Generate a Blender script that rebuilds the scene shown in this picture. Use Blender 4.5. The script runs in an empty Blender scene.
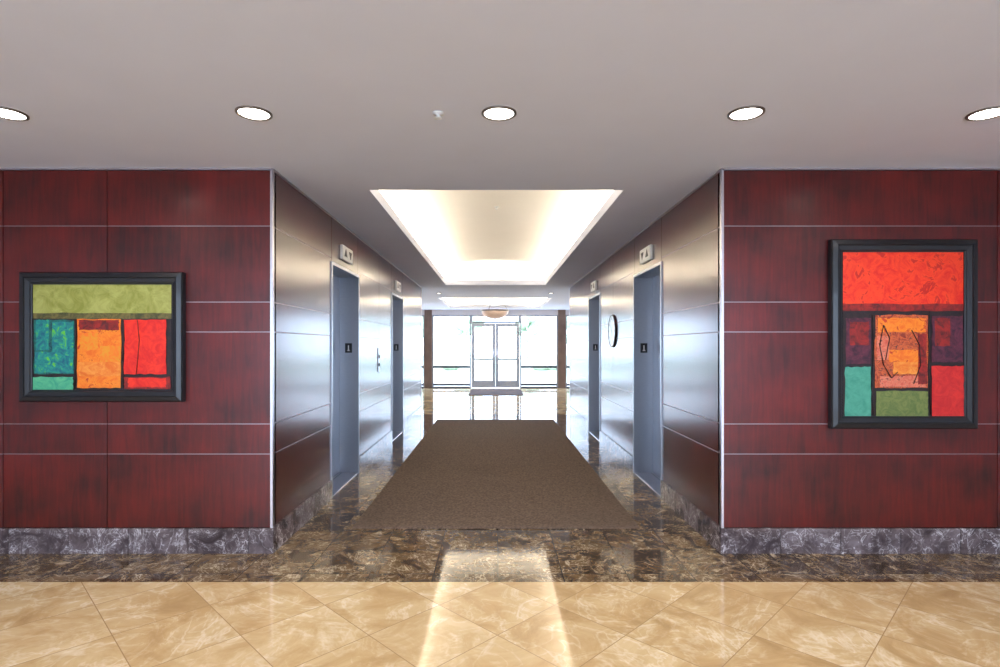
import bpy, bmesh, math, random
from mathutils import Vector, Matrix
random.seed(4)
sc=bpy.context.scene
F=550.0; H=1.473; P=H/207.0; D1=F*P; VX,VY=495.0,346.0; CEIL=2.74
def S(s): return D1/s
def W(px,py,Y): k=P*Y/D1; return ((px-VX)*k, H-(py-VY)*k)
def lin(c):
    return tuple((v/255/12.92 if v/255<=.04045 else ((v/255+.055)/1.055)**2.4) for v in c)+(1.0,)
# ---------------- materials
def newmat(name):
    m=bpy.data.materials.new(name); m.use_nodes=True
    nt=m.node_tree; b=nt.nodes['Principled BSDF']
    return m,nt,b
def N(nt,t,**k):
    n=nt.nodes.new(t)
    for a,v in k.items(): setattr(n,a,v)
    return n
def plain(name,rgb,rough=.5,metal=0,noise=.06,scale=20,coat=0,emit=None,es=0,stretch=None,bump=0):
    m,nt,b=newmat(name); L=nt.links
    c=lin(rgb)
    tc=N(nt,'ShaderNodeTexCoord'); mp=N(nt,'ShaderNodeMapping')
    if stretch: mp.inputs['Scale'].default_value=stretch
    nz=N(nt,'ShaderNodeTexNoise'); nz.inputs['Scale'].default_value=scale; nz.inputs['Detail'].default_value=4
    L.new(tc.outputs['Object'],mp.inputs[0]); L.new(mp.outputs[0],nz.inputs['Vector'])
    r=N(nt,'ShaderNodeValToRGB')
    r.color_ramp.elements[0].position=.3; r.color_ramp.elements[1].position=.7
    r.color_ramp.elements[0].color=tuple(v*(1-noise) for v in c[:3])+(1,)
    r.color_ramp.elements[1].color=tuple(min(1,v*(1+noise)) for v in c[:3])+(1,)
    L.new(nz.outputs['Fac'],r.inputs[0]); L.new(r.outputs[0],b.inputs['Base Color'])
    b.inputs['Roughness'].default_value=rough; b.inputs['Metallic'].default_value=metal
    b.inputs['Coat Weight'].default_value=coat
    if emit: b.inputs['Emission Color'].default_value=lin(emit); b.inputs['Emission Strength'].default_value=es
    if bump:
        bp=N(nt,'ShaderNodeBump'); bp.inputs['Strength'].default_value=bump; bp.inputs['Distance'].default_value=.005
        L.new(nz.outputs['Fac'],bp.inputs['Height']); L.new(bp.outputs[0],b.inputs['Normal'])
    return m
def wood_mat(name,ca,cb,rough,coat,cr=.18):
    m,nt,b=newmat(name); L=nt.links
    g=N(nt,'ShaderNodeNewGeometry')
    comb=N(nt,'ShaderNodeCombineXYZ')
    mul=N(nt,'ShaderNodeMath',operation='MULTIPLY'); mul.inputs[1].default_value=37
    L.new(g.outputs['Random Per Island'],mul.inputs[0])
    for i in range(3): L.new(mul.outputs[0],comb.inputs[i])
    add=N(nt,'ShaderNodeVectorMath',operation='ADD')
    L.new(g.outputs['Position'],add.inputs[0]); L.new(comb.outputs[0],add.inputs[1])
    mp=N(nt,'ShaderNodeMapping'); mp.inputs['Scale'].default_value=(12,12,1.0)
    L.new(add.outputs[0],mp.inputs[0])
    n1=N(nt,'ShaderNodeTexNoise'); n1.inputs['Scale'].default_value=2.6; n1.inputs['Detail'].default_value=8; n1.inputs['Distortion'].default_value=.8
    L.new(mp.outputs[0],n1.inputs['Vector'])
    n2=N(nt,'ShaderNodeTexNoise'); n2.inputs['Scale'].default_value=3.4; n2.inputs['Detail'].default_value=8
    L.new(add.outputs[0],n2.inputs['Vector'])
    a=N(nt,'ShaderNodeMath',operation='MULTIPLY_ADD'); a.inputs[1].default_value=.6
    L.new(n2.outputs['Fac'],a.inputs[0])
    h=N(nt,'ShaderNodeMath',operation='MULTIPLY'); h.inputs[1].default_value=.4
    L.new(n1.outputs['Fac'],h.inputs[0]); L.new(h.outputs[0],a.inputs[2])
    a2=N(nt,'ShaderNodeMath',operation='MULTIPLY_ADD'); a2.inputs[1].default_value=.1
    L.new(g.outputs['Random Per Island'],a2.inputs[0]); L.new(a.outputs[0],a2.inputs[2])
    r=N(nt,'ShaderNodeValToRGB'); r.color_ramp.elements[0].position=.36; r.color_ramp.elements[1].position=.76
    r.color_ramp.elements[0].color=lin(ca); r.color_ramp.elements[1].color=lin(cb)
    L.new(a2.outputs[0],r.inputs[0]); L.new(r.outputs[0],b.inputs['Base Color'])
    b.inputs['Roughness'].default_value=rough; b.inputs['Coat Weight'].default_value=coat; b.inputs['Coat Roughness'].default_value=cr
    return m
def marble(name,stops,grout,tile,rot,loc,rough,scale,veinc,veinw,veinamt,mortar=.004,brick=True):
    m,nt,b=newmat(name); L=nt.links
    g=N(nt,'ShaderNodeNewGeometry')
    mp=N(nt,'ShaderNodeMapping'); mp.inputs['Rotation'].default_value=(0,0,rot); mp.inputs['Location'].default_value=loc
    L.new(g.outputs['Position'],mp.inputs[0])
    br=N(nt,'ShaderNodeTexBrick'); br.offset=0; br.squash=1
    br.inputs['Scale'].default_value=1; br.inputs['Brick Width'].default_value=tile; br.inputs['Row Height'].default_value=tile
    br.inputs['Mortar Size'].default_value=mortar; br.inputs['Mortar Smooth'].default_value=.1
    br.inputs['Color1'].default_value=(0,0,0,1); br.inputs['Color2'].default_value=(1,1,1,1); br.inputs['Mortar'].default_value=(.5,.5,.5,1)
    L.new(mp.outputs[0],br.inputs['Vector'])
    src=br.outputs['Color'] if brick else g.outputs['Random Per Island']
    sc_=N(nt,'ShaderNodeVectorMath',operation='SCALE'); sc_.inputs['Scale'].default_value=9
    L.new(src,sc_.inputs[0])
    add=N(nt,'ShaderNodeVectorMath',operation='ADD'); L.new(g.outputs['Position'],add.inputs[0]); L.new(sc_.outputs[0],add.inputs[1])
    n1=N(nt,'ShaderNodeTexNoise'); n1.inputs['Scale'].default_value=scale; n1.inputs['Detail'].default_value=9; n1.inputs['Roughness'].default_value=.66; n1.inputs['Distortion'].default_value=1.0
    L.new(add.outputs[0],n1.inputs['Vector'])
    t=N(nt,'ShaderNodeMath',operation='MULTIPLY_ADD'); t.inputs[1].default_value=.12
    L.new(src,t.inputs[0]); L.new(n1.outputs['Fac'],t.inputs[2])
    r=N(nt,'ShaderNodeValToRGB')
    while len(r.color_ramp.elements)<len(stops): r.color_ramp.elements.new(.5)
    for e,(p,c) in zip(r.color_ramp.elements,stops): e.position=p; e.color=lin(c)
    L.new(t.outputs[0],r.inputs[0])
    prev=r.outputs[0]
    for sc2,wd,am,dist in ((scale*.55,veinw,veinamt,2.2),(scale*1.5,veinw*1.3,veinamt*.6,1.4)):
        n2=N(nt,'ShaderNodeTexNoise'); n2.inputs['Scale'].default_value=sc2; n2.inputs['Detail'].default_value=4; n2.inputs['Roughness'].default_value=.6; n2.inputs['Distortion'].default_value=dist
        L.new(add.outputs[0],n2.inputs['Vector'])
        sb=N(nt,'ShaderNodeMath',operation='SUBTRACT'); sb.inputs[1].default_value=.5; L.new(n2.outputs['Fac'],sb.inputs[0])
        ab=N(nt,'ShaderNodeMath',operation='ABSOLUTE'); L.new(sb.outputs[0],ab.inputs[0])
        vr=N(nt,'ShaderNodeMapRange'); vr.inputs[1].default_value=0; vr.inputs[2].default_value=wd; vr.inputs[3].default_value=am; vr.inputs[4].default_value=0
        L.new(ab.outputs[0],vr.inputs[0])
        vm=N(nt,'ShaderNodeMath',operation='MULTIPLY'); vm.use_clamp=True; L.new(vr.outputs[0],vm.inputs[0])
        n3=N(nt,'ShaderNodeMapRange'); n3.inputs[1].default_value=.4; n3.inputs[2].default_value=.6; L.new(n1.outputs['Fac'],n3.inputs[0]); L.new(n3.outputs[0],vm.inputs[1])
        mx=N(nt,'ShaderNodeMixRGB'); mx.inputs[2].default_value=lin(veinc); L.new(vm.outputs[0],mx.inputs[0]); L.new(prev,mx.inputs[1]); prev=mx.outputs[0]
    m2=N(nt,'ShaderNodeMixRGB'); m2.inputs[2].default_value=lin(grout); L.new(br.outputs['Fac'],m2.inputs[0]) ; L.new(prev,m2.inputs[1])
    L.new(m2.outputs[0] if brick else prev,b.inputs['Base Color'])
    b.inputs['Roughness'].default_value=rough
    b.inputs['IOR'].default_value=1.55
    return m
M_wood=wood_mat('cherry_wood',(46,2,2),(112,18,11),.33,.12)
M_woodc=wood_mat('cherry_wood_gloss',(50,8,9),(98,26,22),.26,.5,.16)
M_woodb=wood_mat('brown_wood',(96,76,66),(132,106,92),.35,.2)
M_metal=plain('satin_aluminium',(205,200,206),.3,1,.05,40)
M_groove=plain('groove_metal',(158,144,148),.4,1,.05,40)
M_steel=plain('brushed_steel',(160,162,168),.34,1,.08,30,stretch=(1,1,30))
M_steeld=plain('steel_door',(140,144,152),.3,1,.1,30,stretch=(30,30,1))
M_dark=marble('dark_marble_floor',[(.3,(42,30,20)),(.5,(78,59,40)),(.62,(108,86,60)),(.8,(140,116,86))],(30,23,18),.415,0,(-.02,-D1%.415*-1,0),.06,5,(214,196,165),.018,.9,mortar=.0035)
M_darkb=marble('dark_marble_base',[(.3,(42,33,34)),(.48,(80,68,70)),(.6,(104,91,92)),(.75,(134,121,124))],(30,24,20),.415,0,(0,0,0),.14,6,(222,214,214),.018,.9,brick=False)
M_cream=marble('cream_marble_floor',[(.28,(170,137,92)),(.5,(199,167,119)),(.72,(220,194,150))],(166,136,96),.4624,math.radians(45),(2.4346,-2.4515,0),.07,2.6,(238,224,194),.028,.65,mortar=.0025)
M_ceil=plain('ceiling_paint',(226,232,250),.9,0,.012,3)
M_vault=plain('vault_paint',(240,234,222),.9,0,.01,3)
M_wall=plain('wall_paint',(224,223,230),.8,0,.02,5)
M_black=plain('black_lacquer',(14,15,20),.32,0,.2,8,coat=.2)
M_blackm=plain('black_plastic',(14,14,16),.4)
M_white=plain('white_enamel',(225,225,222),.4)
M_lamp=plain('lamp_lens',(255,250,240),.5,emit=(255,250,242),es=14)
M_trimdk=plain('lamp_rim',(120,112,108),.35,.6)
M_alu=plain('window_aluminium',(160,162,168),.4,.5)
M_bar=plain('dark_bronze_bar',(90,92,100),.4,.4)
M_mat=plain('entry_mat',(70,48,42),.95,0,.3,60)
def carpet_mat():
    m,nt,b=newmat('loop_carpet'); L=nt.links
    g=N(nt,'ShaderNodeNewGeometry')
    vo=N(nt,'ShaderNodeTexVoronoi'); vo.inputs['Scale'].default_value=75
    nz=N(nt,'ShaderNodeTexNoise'); nz.inputs['Scale'].default_value=55; nz.inputs['Detail'].default_value=3
    L.new(g.outputs['Position'],vo.inputs['Vector']); L.new(g.outputs['Position'],nz.inputs['Vector'])
    r=N(nt,'ShaderNodeValToRGB'); r.color_ramp.elements[0].position=.3; r.color_ramp.elements[1].position=.7
    r.color_ramp.elements[0].color=lin((88,74,64)); r.color_ramp.elements[1].color=lin((124,107,93))
    L.new(nz.outputs['Fac'],r.inputs[0]); L.new(r.outputs[0],b.inputs['Base Color'])
    bp=N(nt,'ShaderNodeBump'); bp.inputs['Strength'].default_value=.6; bp.inputs['Distance'].default_value=.005; bp.invert=True
    L.new(vo.outputs['Distance'],bp.inputs['Height']); L.new(bp.outputs[0],b.inputs['Normal'])
    b.inputs['Roughness'].default_value=1; b.inputs['Specular IOR Level'].default_value=.1
    return m
M_carpet=carpet_mat()
def paint(name,c1,c2,scale=14,c3=None):
    m,nt,b=newmat(name); L=nt.links
    g=N(nt,'ShaderNodeNewGeometry')
    nz=N(nt,'ShaderNodeTexNoise'); nz.inputs['Scale'].default_value=scale; nz.inputs['Detail'].default_value=8; nz.inputs['Roughness'].default_value=.7; nz.inputs['Distortion'].default_value=1.2
    L.new(g.outputs['Position'],nz.inputs['Vector'])
    r=N(nt,'ShaderNodeValToRGB'); e=r.color_ramp.elements; e[0].position=.38; e[1].position=.62
    e[0].color=lin(c1); e[1].color=lin(c2)
    if c3: x=e.new(.56); x.color=lin(c2); e[-1].color=lin(c3); e[-1].position=.6
    L.new(nz.outputs['Fac'],r.inputs[0]); L.new(r.outputs[0],b.inputs['Base Color'])
    bp=N(nt,'ShaderNodeBump'); bp.inputs['Strength'].default_value=.5; bp.inputs['Distance'].default_value=.004
    L.new(nz.outputs['Fac'],bp.inputs['Height']); L.new(bp.outputs[0],b.inputs['Normal'])
    b.inputs['Roughness'].default_value=.45
    return m
# ---------------- mesh builder
class MB:
    def __init__(s): s.bm=bmesh.new(); s.mats=[]
    def mi(s,m):
        if m not in s.mats: s.mats.append(m)
        return s.mats.index(m)
    def box(s,a,b,m,bev=0):
        lo=[min(a[i],b[i]) for i in range(3)]; hi=[max(a[i],b[i]) for i in range(3)]
        vs=[s.bm.verts.new((hi[0] if i&1 else lo[0],hi[1] if i&2 else lo[1],hi[2] if i&4 else lo[2])) for i in range(8)]
        fs=[(0,2,3,1),(4,5,7,6),(0,1,5,4),(2,6,7,3),(0,4,6,2),(1,3,7,5)]
        k=s.mi(m); fl=[]
        for f in fs:
            fc=s.bm.faces.new([vs[i] for i in f]); fc.material_index=k; fl.append(fc)
        if bev:
            ed=list({e for f in fl for e in f.edges})
            r=bmesh.ops.bevel(s.bm,geom=ed,offset=bev,segments=2,affect='EDGES',profile=.5)
            for f in r['faces']: f.material_index=k
    def face(s,pts,m,smooth=False):
        f=s.bm.faces.new([s.bm.verts.new(p) for p in pts]); f.material_index=s.mi(m); f.smooth=smooth
    def lathe(s,prof,m,mat=Matrix(),seg=40,smooth=True):
        k=s.mi(m); rings=[]
        for r,z in prof:
            if r<1e-6: rings.append([s.bm.verts.new(mat@Vector((0,0,z)))])
            else: rings.append([s.bm.verts.new(mat@Vector((r*math.cos(2*math.pi*i/seg),r*math.sin(2*math.pi*i/seg),z))) for i in range(seg)])
        for A,B in zip(rings,rings[1:]):
            for i in range(seg):
                j=(i+1)%seg
                if len(A)==1 and len(B)==1: continue
                if len(A)==1: q=[A[0],B[i],B[j]]
                elif len(B)==1: q=[A[i],B[0],A[j]]
                else: q=[A[i],B[i],B[j],A[j]]
                f=s.bm.faces.new(q); f.material_index=k; f.smooth=smooth
    def tube(s,a,b,r,m,seg=12):
        a=Vector(a);b=Vector(b); d=b-a; L=d.length
        q=d.to_track_quat('Z','Y').to_matrix().to_4x4()
        s.lathe([(0,0),(r,0),(r,L),(0,L)],m,Matrix.Translation(a)@q,seg)
    def obj(s,name,parent=None,norm=True,**props):
        if norm: bmesh.ops.recalc_face_normals(s.bm,faces=s.bm.faces[:])
        me=bpy.data.meshes.new(name); s.bm.to_mesh(me); s.bm.free()
        for m in s.mats: me.materials.append(m)
        o=bpy.data.objects.new(name,me); sc.collection.objects.link(o)
        if parent: o.parent=parent
        for k,v in props.items(): o[k]=v
        return o
def empty(name,loc,**props):
    o=bpy.data.objects.new(name,None); o.empty_display_size=.1; o.location=loc
    sc.collection.objects.link(o)
    for k,v in props.items(): o[k]=v
    return o
def setparent(children,e):
    for c in children:
        c.parent=e; c.matrix_parent_inverse=Matrix.Translation(-Vector(e.location))
ST=dict(kind='structure')
# ---------------- dims
XL=(272-VX)*P; XR=(722-VX)*P
Yend=S(.33); Ywin=S(.203); XF=6.0; XS=6.0; YB=-5.0
rows=[.178,.704,.918,1.573,1.786,2.327,2.725]
ops=[(S(.733),S(.615)),(S(.4635),S(.415))]; HEAD=2.27
# floors
b=MB()
Yc=D1*207/236
b.box((-XS-.2,YB-.2,-.1),(XS+.2,Yc,0),M_cream)
b.box((-XS-.2,Yc,-.1),(XS+.2,Yend,0),M_dark)
b.box((-XS-.2,Yend,-.1),(XS+.2,Ywin+.1,0),M_cream)
b.obj('floor',**ST)
# ceiling with holes
hx0,hx1,hy0,hy1=-1.02,1.045,S(.876),S(.343)
gx0,gx1,gy0,gy1=-1.5,1.5,S(.27),S(.2135)
b=MB(); T=.1
b.box((-XS-.2,YB-.2,CEIL),(XS+.2,hy0,CEIL+T),M_ceil)
b.box((-XS-.2,hy0,CEIL),(hx0,hy1,CEIL+T),M_ceil)
b.box((hx1,hy0,CEIL),(XS+.2,hy1,CEIL+T),M_ceil)
b.box((-XS-.2,hy1,CEIL),(XS+.2,gy0,CEIL+T),M_ceil)
b.box((-XS-.2,gy0,CEIL),(gx0,gy1,CEIL+T),M_ceil)
b.box((gx1,gy0,CEIL),(XS+.2,gy1,CEIL+T),M_ceil)
b.box((-XS-.2,gy1,CEIL),(XS+.2,Ywin+.1,CEIL+T),M_ceil)
b.obj('ceiling',**ST)
def vault(name,x0,x1,y0,y1,top):
    e=.22; x0-=e;x1+=e;y0-=e;y1+=e
    zb=CEIL+T; zs=zb+.1
    n=24; pts=[(x0,zb),(x0,zs)]
    xc=(x0+x1)/2; hw=(x1-x0)/2
    for i in range(n+1):
        a=math.pi*(1-i/n); x=xc+hw*math.cos(a); z=zs+(top-zs)*math.sin(a)**.9
        pts.append((x,z))
    pts+= [(x1,zb)]
    b=MB(); k=b.mi(M_vault)
    A=[b.bm.verts.new((p[0],y0,p[1])) for p in pts]; B=[b.bm.verts.new((p[0],y1,p[1])) for p in pts]
    for i in range(len(pts)-1):
        f=b.bm.faces.new([A[i],A[i+1],B[i+1],B[i]]); f.smooth=2<=i<len(pts)-2
    b.bm.faces.new(A[::-1]); b.bm.faces.new(B)
    o=b.obj(name,norm=False,**ST)
vault('ceiling_vault',hx0,hx1,hy0,hy1,3.24)
vault('ceiling_vault',gx0,gx1,gy0,gy1,3.15)
def arealight(name,loc,rot,sx,sy,power,col):
    l=bpy.data.lights.new(name,'AREA'); l.shape='RECTANGLE'; l.size=sx; l.size_y=sy; l.energy=power; l.color=col
    o=bpy.data.objects.new(name,l); o.location=loc; o.rotation_euler=rot; sc.collection.objects.link(o); return o
warm=(1,.9,.76)
def cove(x0,x1,y0,y1,pw):
    z=CEIL+T+.02; L=y1-y0
    for x in (x0-.11,x1+.11):
        arealight('cove_light',(x,(y0+y1)/2,z),(math.pi,0,0),.08,L,pw*L,warm)
    for y in (y0-.11,y1+.11):
        arealight('cove_light',((x0+x1)/2,y,z),(math.pi,0,0),x1-x0,.08,pw*(x1-x0)*.7,warm)
cove(hx0,hx1,hy0,hy1,8.5); cove(gx0,gx1,gy0,gy1,12)
# ---------------- panel walls
def panel_wall(name,fn,us,rows,holes,wm,gap=.0065):
    b=MB()
    lo,hi=us[0],us[-1]
    def bx(u0,u1,v0,v1,d0,d1,m,bev=0): b.box(fn(u0,v0,d0),fn(u1,v1,d1),m,bev)
    for u0,u1 in zip(us,us[1:]):
        hole=any(abs(u0-h[0])<1e-3 for h in holes)
        if hole:
            bx(u0,u1,HEAD+.01,CEIL,.02,.07,M_groove)
            bx(u0+gap/2,u1-gap/2,HEAD+.03,2.725,0,.03,wm,.0015)
        else:
            bx(u0,u1,0,CEIL,.02,.07,M_groove)
            bx(u0,u1,0,.178,.0,.03,M_blackm)
            for v0,v1 in zip(rows,rows[1:]):
                bx(u0+gap/2,u1-gap/2,v0+gap/2,v1-gap/2,0,.03,wm,.0015)
            for v in rows[1:-1]: bx(u0+gap/2,u1-gap/2,v-gap/2,v+gap/2,.004,.025,M_groove)
    bx(lo,hi,2.726,CEIL,-.006,.03,M_metal)
    return b.obj(name,**ST)
fl=lambda u,v,d:(u,D1+d,v)
XV=(107-VX)*P
panel_wall('wall_front_left',fl,[-XS,-4.9,(3-VX)*P,XV,XL-.0],rows,[],M_wood)
panel_wall('wall_front_right',fl,[XR,(998-VX)*P,4.9,XS],rows,[],M_wood)
cus=[D1+.03,ops[0][0],ops[0][1],S(.52),ops[1][0],ops[1][1],Yend]
panel_wall('wall_corridor_left',lambda u,v,d:(XL-d,u,v),cus,rows,ops,M_woodc)
panel_wall('wall_corridor_right',lambda u,v,d:(XR+d,u,v),cus,rows,ops,M_woodc)
# corner trims
n=1
for x,sg in ((XL,1),(XR,-1)):
    b=MB(); b.box((x-sg*.012,D1-.006,.178),(x+sg*.006,D1+.03,CEIL-.001),M_metal,.002); b.obj('trim_%d'%n,**ST); n+=1
    b=MB(); b.box((x-sg*.012,Yend-.02,.0),(x+sg*.006,Yend+.01,CEIL-.001),M_metal,.002); b.obj('trim_%d'%n,**ST); n+=1
# baseboards with tile joints
def base(name,fn,segs,t=.425):
    b=MB()
    for lo,hi in segs:
        u=lo
        while u<hi-1e-3:
            v=min(hi,u+t); b.box(fn(u+.002,.0,-.014),fn(v-.002,.178,.01),M_darkb); u=v
    b.obj(name,**ST)
base('baseboard_front_left',fl,[(-XS,XL+.014)]); base('baseboard_front_right',fl,[(XR-.014,XS)])
cs=[(D1-.0,ops[0][0]-.03),(ops[0][1]+.03,ops[1][0]-.03),(ops[1][1]+.03,Yend)]
base('baseboard_corridor_left',lambda u,v,d:(XL-d,u,v),cs); base('baseboard_corridor_right',lambda u,v,d:(XR+d,u,v),cs)
# lobby shell
b=MB(); b.box((-XS-.15,YB,0),(-XS,D1+.07,CEIL),M_wall); b.obj('wall_left',**ST)
b=MB(); b.box((XS,YB,0),(XS+.15,D1+.07,CEIL),M_wall); b.obj('wall_right',**ST)
b=MB(); BW=5.2  # unseen back wall; its wide opening is added to let fill daylight in
b.box((-XS,YB-.15,0),(-BW,YB,CEIL),M_wall); b.box((BW,YB-.15,0),(XS,YB,CEIL),M_wall)
b.box((-BW,YB-.15,2.6),(BW,YB,CEIL),M_wall); b.box((-BW,YB-.15,0),(BW,YB,.12),M_wall); b.obj('wall_back',**ST)
# foyer shell
for nm,sg in (('wall_foyer_left',-1),('wall_foyer_right',1)):
    b=MB(); xx=XL-.07 if sg<0 else XR+.07
    b.box((sg*XF,Yend,0),(sg*(XF+.15),Ywin+.1,CEIL),M_wall)
    b.box((xx,Yend-.12,0),(sg*(XF+.15),Yend-.001,CEIL),M_wall)
    b.obj(nm,**ST)
xw0,xw1=W(432,0,Ywin)[0],W(558,0,Ywin)[0]
zh=W(0,315,Ywin)[1]
CW=.26
b=MB()
for a,c in ((xw0-CW,xw0),(xw1,xw1+CW),(-XF,-XF+.2),(XF-.2,XF)):
    b.box((a,Ywin-.05,0),(c,Ywin+.1,CEIL),M_woodb)
b.box((xw0,Ywin,zh),(xw1,Ywin+.1,CEIL),M_wall)
b.box((-XF+.2,Ywin,zh),(xw0-CW,Ywin+.1,CEIL),M_wall); b.box((xw1+CW,Ywin,zh),(XF-.2,Ywin+.1,CEIL),M_wall)
b.obj('wall_far',**ST)
# windows + door
xd0,xd1=W(471,0,Ywin)[0],W(520,0,Ywin)[0]
zd=W(0,323,Ywin)[1]
def window(name,x0,x1,z0,z1,bars):
    b=MB(); f=.05
    b.box((x0,Ywin,z0),(x0+f,Ywin+.08,z1),M_alu); b.box((x1-f,Ywin,z0),(x1,Ywin+.08,z1),M_alu)
    b.box((x0+f,Ywin,z1-f),(x1-f,Ywin+.08,z1),M_alu); b.box((x0+f,Ywin,z0),(x1-f,Ywin+.08,z0+f),M_bar)
    for z in bars: b.box((x0+f,Ywin-.02,z-.04),(x1-f,Ywin+.08,z+.04),M_bar)
    return b
for i,(a,c) in enumerate(((xw0,xd0),(xd1,xw1),(-XF+.2,xw0-CW),(xw1+CW,XF-.2))):
    b=window('w',a,c,0,zh,[.74,.12])
    b.obj('window_%d'%(i+1),**ST)
b=window('w',xd0,xd1,zd,zh,[]); b.obj('window_5',**ST)
xm=(xd0+xd1)/2
def leaf(nm,x0,x1,hx):
    b=MB(); f=.1
    b.box((x0,Ywin+.01,.02),(x0+f,Ywin+.06,zd-.01),M_alu,.004); b.box((x1-f,Ywin+.01,.02),(x1,Ywin+.06,zd-.01),M_alu,.004)
    b.box((x0+f,Ywin+.012,zd-.12),(x1-f,Ywin+.058,zd-.01),M_alu); b.box((x0+f,Ywin+.012,.02),(x1-f,Ywin+.058,.26),M_alu)
    b.box((x0+f,Ywin-.03,.98),(x1-f,Ywin+.01,1.04),M_alu,.004)
    b.tube((hx,Ywin-.05,.85),(hx,Ywin-.05,1.35),.014,M_metal)
    b.tube((hx,Ywin-.05,.9),(hx,Ywin+.02,.9),.01,M_metal); b.tube((hx,Ywin-.05,1.3),(hx,Ywin+.02,1.3),.01,M_metal)
    b.obj(nm,**ST)
leaf('door_1',xd0+.02,xm-.004,xm-.05); leaf('door_2',xm+.004,xd1-.02,xm+.05)
# entry mat
b=MB()
y0m=D1*207/49.5; y1m=D1*207/43.5
b.box((-.8,y0m,0),(.86,y1m,.012),M_mat,.003)
b.obj('entry_mat',label='dark brown entry mat lying before the glass doors',category='mat')
# carpet
yc0,yc1=D1*207/183,D1*207/74
b=MB(); b.box((-143*P*207/183,yc0,0),(145*P*207/183,yc1,.012),M_carpet,.004)
b.obj('carpet_runner',label='long brown loop-pile runner on polished marble between elevators',category='carpet')
# ---------------- elevators
def elevator(X,sg,y0,y1):
    f=lambda u,v,d:(X+sg*d,u,v)
    rec=.21; parts=[]
    b=MB(); t=.025; g=.006
    b.box(f(y0-t,0,-.012),f(y0+g,HEAD+t,rec+.02),M_steel,.002)
    b.box(f(y1-g,0,-.012),f(y1+t,HEAD+t,rec+.02),M_steel,.002)
    b.box(f(y0+g,HEAD-g,-.012),f(y1-g,HEAD+t,rec+.02),M_steel,.002)
    parts.append(b.obj('door_frame'))
    ym=(y0+y1)/2
    for a,c in ((y0+g+.001,ym-.003),(ym+.003,y1-g-.001)):
        b=MB(); b.box(f(a,.012,rec),f(c,HEAD-g,rec+.03),M_steeld,.003); parts.append(b.obj('door_leaf'))
    b=MB(); b.box(f(y0+g,0,.0),f(y1-g,.01,rec+.02),M_metal,.001); 
    b.box(f(y0+g,.008,rec-.03),f(y1-g,.012,rec-.02),M_steeld); parts.append(b.obj('door_sill'))
    b=MB(); zc=1.45; dc=rec*.5; yq=y1-g
    b.box(f(yq-.006,zc-.055,dc-.04),f(yq,zc+.055,dc+.04),M_blackm,.002)
    b.box(f(yq-.008,zc-.03,dc-.006),f(yq-.005,zc+.03,dc+.006),M_white)
    b.box(f(yq-.008,zc-.034,dc-.016),f(yq-.005,zc-.026,dc+.016),M_white)
    parts.append(b.obj('floor_number_plate',label='black plate with white numeral 1'))
    e=empty('elevator',(X,ym,0),label='elevator with brushed steel doors recessed in cherry panelling',category='elevator',group='elevators in the lobby corridor')
    setparent(parts,e)
    parts=[]
    zc=2.44; yc=ym-.02; w=.2; h=.075
    b=MB(); b.box(f(yc-w,zc-h,-.03),f(yc+w,zc+h,0),M_white,.006); parts.append(b.obj('lantern_case'))
    for s2,up in ((-.09,1),(.09,-1)):
        b=MB()
        q=[(yc+s2-.05,zc-up*.035),(yc+s2+.05,zc-up*.035),(yc+s2,zc+up*.042)]
        A=[f(u,v,-.034) for u,v in q]; B=[f(u,v,-.029) for u,v in q]
        b.face(A,M_blackm); 
        for i in range(3): j=(i+1)%3; b.face([A[i],A[j],B[j],B[i]],M_blackm)
        parts.append(b.obj('arrow'))
    e=empty('hall_lantern',(X,yc,zc),label='white elevator direction indicator with up and down arrows',category='elevator indicator',group='hall lanterns above elevators')
    setparent(parts,e)
for X,sg in ((XL,-1),(XR,1)):
    for y0,y1 in ops: elevator(X,sg,y0,y1)
# call station
for X,sg in ((XL,-1),):
    yy=D1*222/(495-379); f=lambda u,v,d:(X+sg*d,u,v)
    b=MB(); b.box(f(yy-.05,1.12,-.01),f(yy+.05,1.45,0),M_steel,.003); p1=b.obj('plate')
    ps=[p1]
    for z in (1.22,1.33):
        b=MB(); b.lathe([(0,.02),(.022,.02),(.025,.012),(.025,0)],M_blackm,Matrix.Translation(f(yy,z,0))@Matrix.Rotation(-sg*math.pi/2,4,'Y')); ps.append(b.obj('call_button'))
    e=empty('call_station',(X,yy,1.28),label='slim steel elevator call plate with two black buttons',category='elevator call button'); setparent(ps,e)
# clock
M_face=plain('clock_face',(225,235,245),.3)
yy=S(.52); zc=H-(331-346)/.52*P; R=.225
mt=Matrix.Translation((XR,yy,zc))@Matrix.Rotation(-math.pi/2,4,'Y')
ps=[]
b=MB(); b.lathe([(0,0),(R-.01,0),(R,.01),(R,.018),(R-.006,.024),(R-.016,.024),(R-.02,.018)],M_black,mt,64); ps.append(b.obj('clock_case'))
b=MB(); b.lathe([(R-.018,.0185),(0,.0185)],M_face,mt,64)
def cbar(b,a,r0,r1,w0,w1,z):
    u=(math.cos(a),math.sin(a))
    b.face([mt@Vector((u[0]*r-u[1]*s_,u[1]*r+u[0]*s_,z)) for r,s_ in ((r0,-w0),(r1,-w1),(r1,w1),(r0,w0))],M_black)
for i in range(12): cbar(b,i*math.pi/6,R-.075,R-.03,.008,.008,.0197)
ps.append(b.obj('clock_face'))
for L_,a,w in ((.1,math.radians(35),.008),(.145,math.radians(160),.006)):
    b=MB(); cbar(b,a,-.02,L_,w,w*.5,.0215); ps.append(b.obj('clock_hand'))
e=empty('wall_clock',(XR,yy,zc),label='round dark-rimmed wall clock mounted on panelling between elevators',category='clock'); setparent(ps,e)
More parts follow.
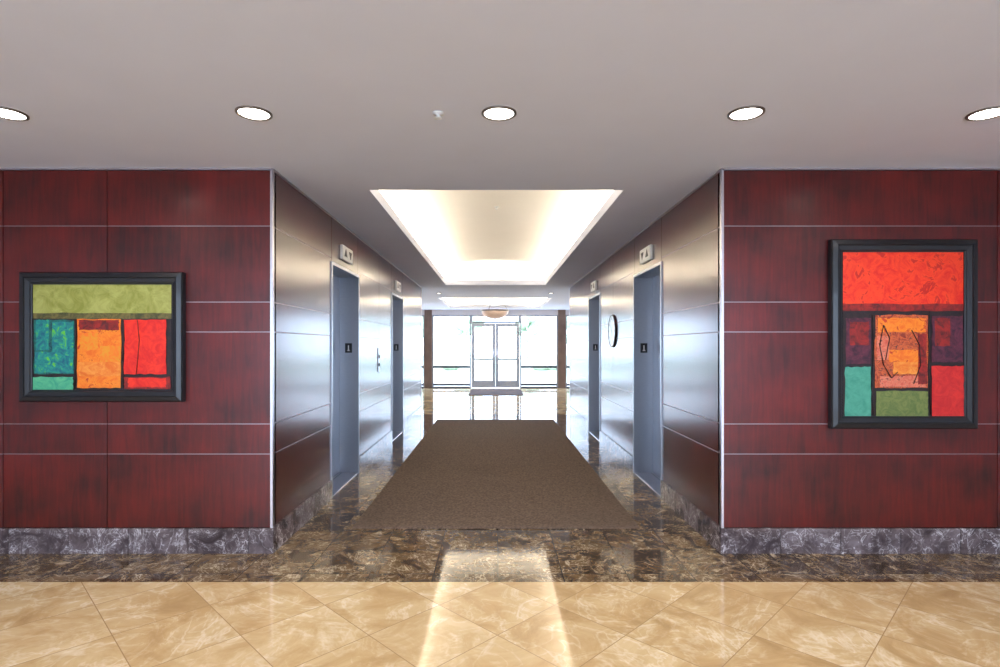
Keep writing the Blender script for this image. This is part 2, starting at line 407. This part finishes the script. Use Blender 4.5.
# ---------------- paintings
def frame_obj(x0,x1,z0,z1,prof,m):
    b=MB(); k=b.mi(m); R=[]
    for ins,d in prof:
        R.append([b.bm.verts.new(p) for p in ((x0+ins,D1-d,z0+ins),(x1-ins,D1-d,z0+ins),(x1-ins,D1-d,z1-ins),(x0+ins,D1-d,z1-ins))])
    for A,B in zip(R,R[1:]):
        for i in range(4):
            j=(i+1)%4; f=b.bm.faces.new([A[i],A[j],B[j],B[i]])
    return b.obj('frame')
def painting(fr,patches,label,extra=None,w=.085):
    Yf=D1-.05; Yk=D1-.028
    x0,z1=W(fr[0],fr[1],Yf); x1,z0=W(fr[2],fr[3],Yf)
    prof=[(0,0.002),(0,.04),(.008,.05),(w*.45,.055),(w*.5,.046),(w*.85,.04),(w*.9,.034),(w,.032),(w,.02)]
    f=frame_obj(x0,x1,z0,z1,prof,M_black)
    b=MB()
    b.box((x0+.01,D1-.018,z0+.01),(x1-.01,D1-.002,z1-.01),M_blackm)
    bg=patches[0][1]; b.box((x0+w*.5,Yk+.004,z0+w*.5),(x1-w*.5,Yk+.009,z1-w*.5),bg)
    for i,(q,m) in enumerate(patches[1:]):
        yk=Yk+.003-.0003*(i)
        a0,c1=W(q[0],q[1],yk); a1,c0=W(q[2],q[3],yk)
        pts=[]; n_=8
        j=lambda:random.uniform(-.004,.004)
        for t in range(n_): pts.append((a0+(a1-a0)*t/n_,yk,c0+j()))
        for t in range(n_): pts.append((a1+j(),yk,c0+(c1-c0)*t/n_))
        for t in range(n_): pts.append((a1+(a0-a1)*t/n_,yk,c1+j()))
        for t in range(n_): pts.append((a0+j(),yk,c1+(c0-c1)*t/n_))
        b.face(pts,m)
    yk=Yk-.006
    for st,m in (extra or []):
        for (p,q) in zip(st,st[1:]):
            a=W(p[0],p[1],yk); c=W(q[0],q[1],yk)
            b.tube((a[0],yk+.003,a[1]),(c[0],yk+.003,c[1]),.0028,m,6)
    c=b.obj('canvas',norm=False)
    e=empty('painting',((x0+x1)/2,D1,z0),label=label,category='painting'); setparent([f,c],e)
p_dk=paint('paint_dark',(12,8,12),(44,24,24),20)
p_olive=paint('paint_olive',(128,132,48),(166,166,88),9)
p_ochre=paint('paint_brown',(58,60,24),(112,100,52),18)
p_teal=paint('paint_teal',(6,88,112),(20,140,124),16,(90,180,50))
p_teald=paint('paint_teal_dark',(10,54,70),(16,118,100),24)
p_org=paint('paint_orange',(226,100,8),(238,136,30),14,(190,50,14))
p_org2=paint('paint_orange_pale',(236,150,60),(222,104,18),16)
p_red=paint('paint_red',(206,14,8),(236,50,20),12)
p_redd=paint('paint_dark_red',(84,16,16),(160,30,20),16)
p_sea=paint('paint_seafoam',(50,150,120),(90,180,130),14)
p_yel=paint('paint_gold',(222,150,30),(234,112,18),18)
painting((18,272,182,402),[(0,p_dk),
 ((27,282,174,314),p_olive),((27,313,174,319),p_ochre),
 ((34,320,74,374),p_teald),((36,320,49,350),p_teal),((52,322,73,352),p_teal),((35,352,73,373),p_teal),
 ((30,377,73,391),p_sea),((77,319,121,388),p_org),((79,320,119,330),p_redd),((80,333,98,350),p_yel),((100,346,120,362),p_yel),((79,362,120,376),p_org2),
 ((124,320,166,374),p_red),((124,377,170,389),p_redd),((128,378,166,387),p_red)],
 'black-framed abstract painting with olive, teal, orange and red blocks',
 [([(123,319),(124,340),(122,360),(123,388)],p_dk),([(75,319),(76,345),(74,389)],p_dk),([(137,320),(139,340),(136,374)],p_redd)])
p_red2=paint('paint_vermilion',(216,22,8),(240,66,20),10,(190,24,10))
p_pur=paint('paint_plum',(50,14,36),(100,36,56),16)
p_col=paint('paint_collage',(120,34,24),(214,100,50),26,(60,34,42))
p_grn=paint('paint_moss',(84,104,50),(118,128,66),16)
p_sea2=paint('paint_jade',(56,140,118),(80,160,136),12)
p_red3=paint('paint_crimson',(186,22,26),(214,44,36),12)
p_pink=paint('paint_rose',(200,80,60),(222,130,100),24,(120,50,50))
painting((832,239,979,429),[(0,p_dk),
 ((838,249,969,306),p_red2),((838,304,969,311),p_redd),((846,318,871,364),p_pur),((850,322,869,345),p_redd),
 ((845,367,871,418),p_sea2),((875,315,928,388),p_col),((878,318,926,332),p_org),((877,336,890,360),p_pink),((889,335,918,349),p_col),((889,350,927,362),p_org),
 ((893,362,918,374),p_org2),((880,376,926,387),p_pink),((918,334,927,384),p_redd),
 ((876,391,928,418),p_grn),((932,316,963,362),p_pur),((935,318,950,346),p_redd),((932,366,964,418),p_red3)],
 'tall black-framed abstract painting with red, plum, orange and jade blocks',
 [([(884,325),(880,345),(884,365),(892,378),(898,372)],p_dk),([(884,325),(890,338),(886,360)],p_dk),([(912,330),(920,345),(921,365),(914,384)],p_dk),
  ([(873,315),(874,350),(872,388),(874,415)],p_dk),([(930,312),(929,350),(931,415)],p_dk)],w=.088)
# ---------------- downlights
def downlight(x,y,r=.095,power=30,grp='downlights in the lobby ceiling',lab='round recessed downlight with thin grey rim, lit'):
    mt=Matrix.Translation((x,y,CEIL))
    b=MB(); b.lathe([(r,0),(r,-.006),(r-.012,-.010),(r-.016,-.004),(r-.016,-.001)],M_trimdk,mt,48); a=b.obj('trim_ring')
    b=MB(); b.lathe([(r-.016,-.003),(0,-.003)],M_lamp,mt,48); c=b.obj('lens')
    e=empty('recessed_downlight',(x,y,CEIL),label=lab,category='ceiling light',group=grp); setparent([a,c],e)
    l=bpy.data.lights.new('downlight_spot','SPOT'); l.energy=power; l.spot_size=math.radians(150); l.spot_blend=1; l.shadow_soft_size=.08; l.color=(1,.97,.96)
    o=bpy.data.objects.new('downlight_spot',l); o.location=(x,y,CEIL-.03); sc.collection.objects.link(o)
yl=F*(CEIL-H)/233
for px in (7,254,499,746,988):
    downlight((px-VX)/233*(CEIL-H),yl,power=55)
for y in (.4,-2.2):
    for x in (-3.2,0,3.2): downlight(x,y,power=48)
for px in (439,551): 
    s=.297; downlight((px-VX)/s*P,S(s),.07,20,'small downlights in the foyer ceiling','small round recessed downlight, lit')
# sprinklers
def sprinkler(x,y,z,lab):
    b=MB(); b.lathe([(0,0),(.03,0),(.03,-.006),(.012,-.01),(.01,-.025),(.02,-.028),(.02,-.031),(0,-.031)],M_white,Matrix.Translation((x,y,z)),24)
    b.obj('ceiling_sprinkler',label=lab,category='sprinkler')
sprinkler((438-VX)/234*(CEIL-H),yl,CEIL,'small white sprinkler head on the flat ceiling')
sprinkler(0.02,F*1.75/138,3.238,'small white sprinkler head in the vaulted ceiling')
# bowl pendant
yy=(gy0+gy1)/2; s=D1/yy; zr=H+(346-311)/s*P; zb_=H+(346-319)/s*P; R=.4
M_bowl=plain('bowl_glass',(190,165,150),.4,emit=(220,185,165),es=.2)
b=MB(); b.lathe([(R*math.cos(t),zb_+(zr-zb_)*(1-math.sin(t)))for t in [i*math.pi/20 for i in range(11)]][:],M_bowl,Matrix.Translation((0,yy,0)),48); p1=b.obj('bowl_shade')
b=MB(); b.lathe([(R-.01,zr-.012),(R+.02,zr-.012),(R+.02,zr+.03),(R-.01,zr+.03),(R-.01,zr-.012)],M_trimdk,Matrix.Translation((0,yy,0)),48); p2=b.obj('rim')
b=MB()
for i in range(3):
    a=i*2*math.pi/3; b.tube((R*math.cos(a),yy+R*math.sin(a),zr),(0.02*math.cos(a),yy+.02*math.sin(a),3.1),.005,M_alu,8)
b.lathe([(0,3.06),(.07,3.06),(.07,3.145),(0,3.145)],M_alu,Matrix.Translation((0,yy,0)),24); p3=b.obj('hanger')
b=MB(); b.lathe([(0,zb_-.03),(.02,zb_-.02),(.02,zb_+.01),(0,zb_+.01)],M_alu,Matrix.Translation((0,yy,0)),16); p4=b.obj('finial')
e=empty('pendant_light',(0,yy,3.1),label='shallow amber glass bowl pendant with metal rim',category='ceiling light'); setparent([p1,p2,p3,p4],e)
# ---------------- outside
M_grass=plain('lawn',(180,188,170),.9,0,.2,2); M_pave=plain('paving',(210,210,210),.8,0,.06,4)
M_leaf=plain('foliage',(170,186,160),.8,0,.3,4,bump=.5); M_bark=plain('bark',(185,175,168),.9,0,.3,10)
b=MB(); b.box((-40,Ywin+.11,-.15),(40,90,-.03),M_grass); b.box((-12,Ywin+.1,-.12),(12,27,-.015),M_pave); b.obj('ground',**ST)
b=MB(); b.box((-30,YB-30,-.15),(30,YB-.2,-.03),M_pave); b.obj('ground',**ST)
def blob(b,c,r,m,sub=2):
    k=b.mi(m); rr=bmesh.ops.create_icosphere(b.bm,subdivisions=sub,radius=1)
    for v in rr['verts']:
        n_=1+random.uniform(-.16,.16); v.co=Vector((c[0]+v.co.x*r[0]*n_,c[1]+v.co.y*r[1]*n_,c[2]+v.co.z*r[2]*n_))
        for f in v.link_faces: f.material_index=k; f.smooth=True
for x,y,h in ((-9,62,6),(-3.6,70,7),(3.9,66,5.6),(9,60,5.4),(14,70,7),(-15,70,7)):
    b=MB(); b.tube((x,y,-.1),(x,y,h*.6),.14,M_bark); t=b.obj('trunk')
    b=MB()
    for i in range(14): blob(b,(x+random.uniform(-1.4,1.4),y+random.uniform(-1,1),h*.62+random.uniform(-1.2,1.3)),(.8,.8,.6),M_leaf)
    l=b.obj('foliage'); e=empty('tree',(x,y,-.1),label='leafy green tree standing on the lawn outside',category='tree',group='trees outside the entrance'); setparent([t,l],e)
for x in (-7.6,-5.4,-2.9,3.1,5.3,7.6):
    b=MB()
    for i in range(6): blob(b,(x+random.uniform(-.5,.5),34+random.uniform(-.4,.4),.2+random.uniform(0,.2)),(.45,.4,.35),M_leaf)
    b.obj('shrub',label='low rounded green shrub on the lawn',category='shrub',group='shrubs outside the entrance')
# world + portals
w=bpy.data.worlds.new('World'); sc.world=w; w.use_nodes=True
bg=w.node_tree.nodes['Background']
sky=w.node_tree.nodes.new('ShaderNodeTexSky'); sky.sky_type='HOSEK_WILKIE'; sky.turbidity=3; sky.sun_direction=(.3,-.2,.9)
mx=w.node_tree.nodes.new('ShaderNodeMixRGB'); mx.inputs[0].default_value=.9; mx.inputs[2].default_value=(.62,.77,1,1)
w.node_tree.links.new(sky.outputs[0],mx.inputs[1]); w.node_tree.links.new(mx.outputs[0],bg.inputs['Color'])
bg.inputs['Strength'].default_value=7.5
p=arealight('window_portal',(0,Ywin+.12,zh/2),(-math.pi/2,0,0),2*XF-.3,zh,1,(1,1,1)); p.data.cycles.is_portal=True
p=arealight('window_portal',(0,YB-.16,1.36),(math.pi/2,0,0),2*BW,2.48,1,(1,1,1)); p.data.cycles.is_portal=True  # portal for the added opening behind the camera that fills the lobby
# camera
cd=bpy.data.cameras.new('Camera'); cam=bpy.data.objects.new('Camera',cd); sc.collection.objects.link(cam)
cam.location=(0,0,H); cam.rotation_euler=(math.pi/2,0,0); cd.sensor_width=36; cd.lens=F/1000*36
cd.shift_x=.005; cd.shift_y=.0125; cd.clip_start=.05; cd.clip_end=200
sc.camera=cam
sc.view_settings.view_transform='Standard'; sc.view_settings.look='None'; sc.view_settings.exposure=.3
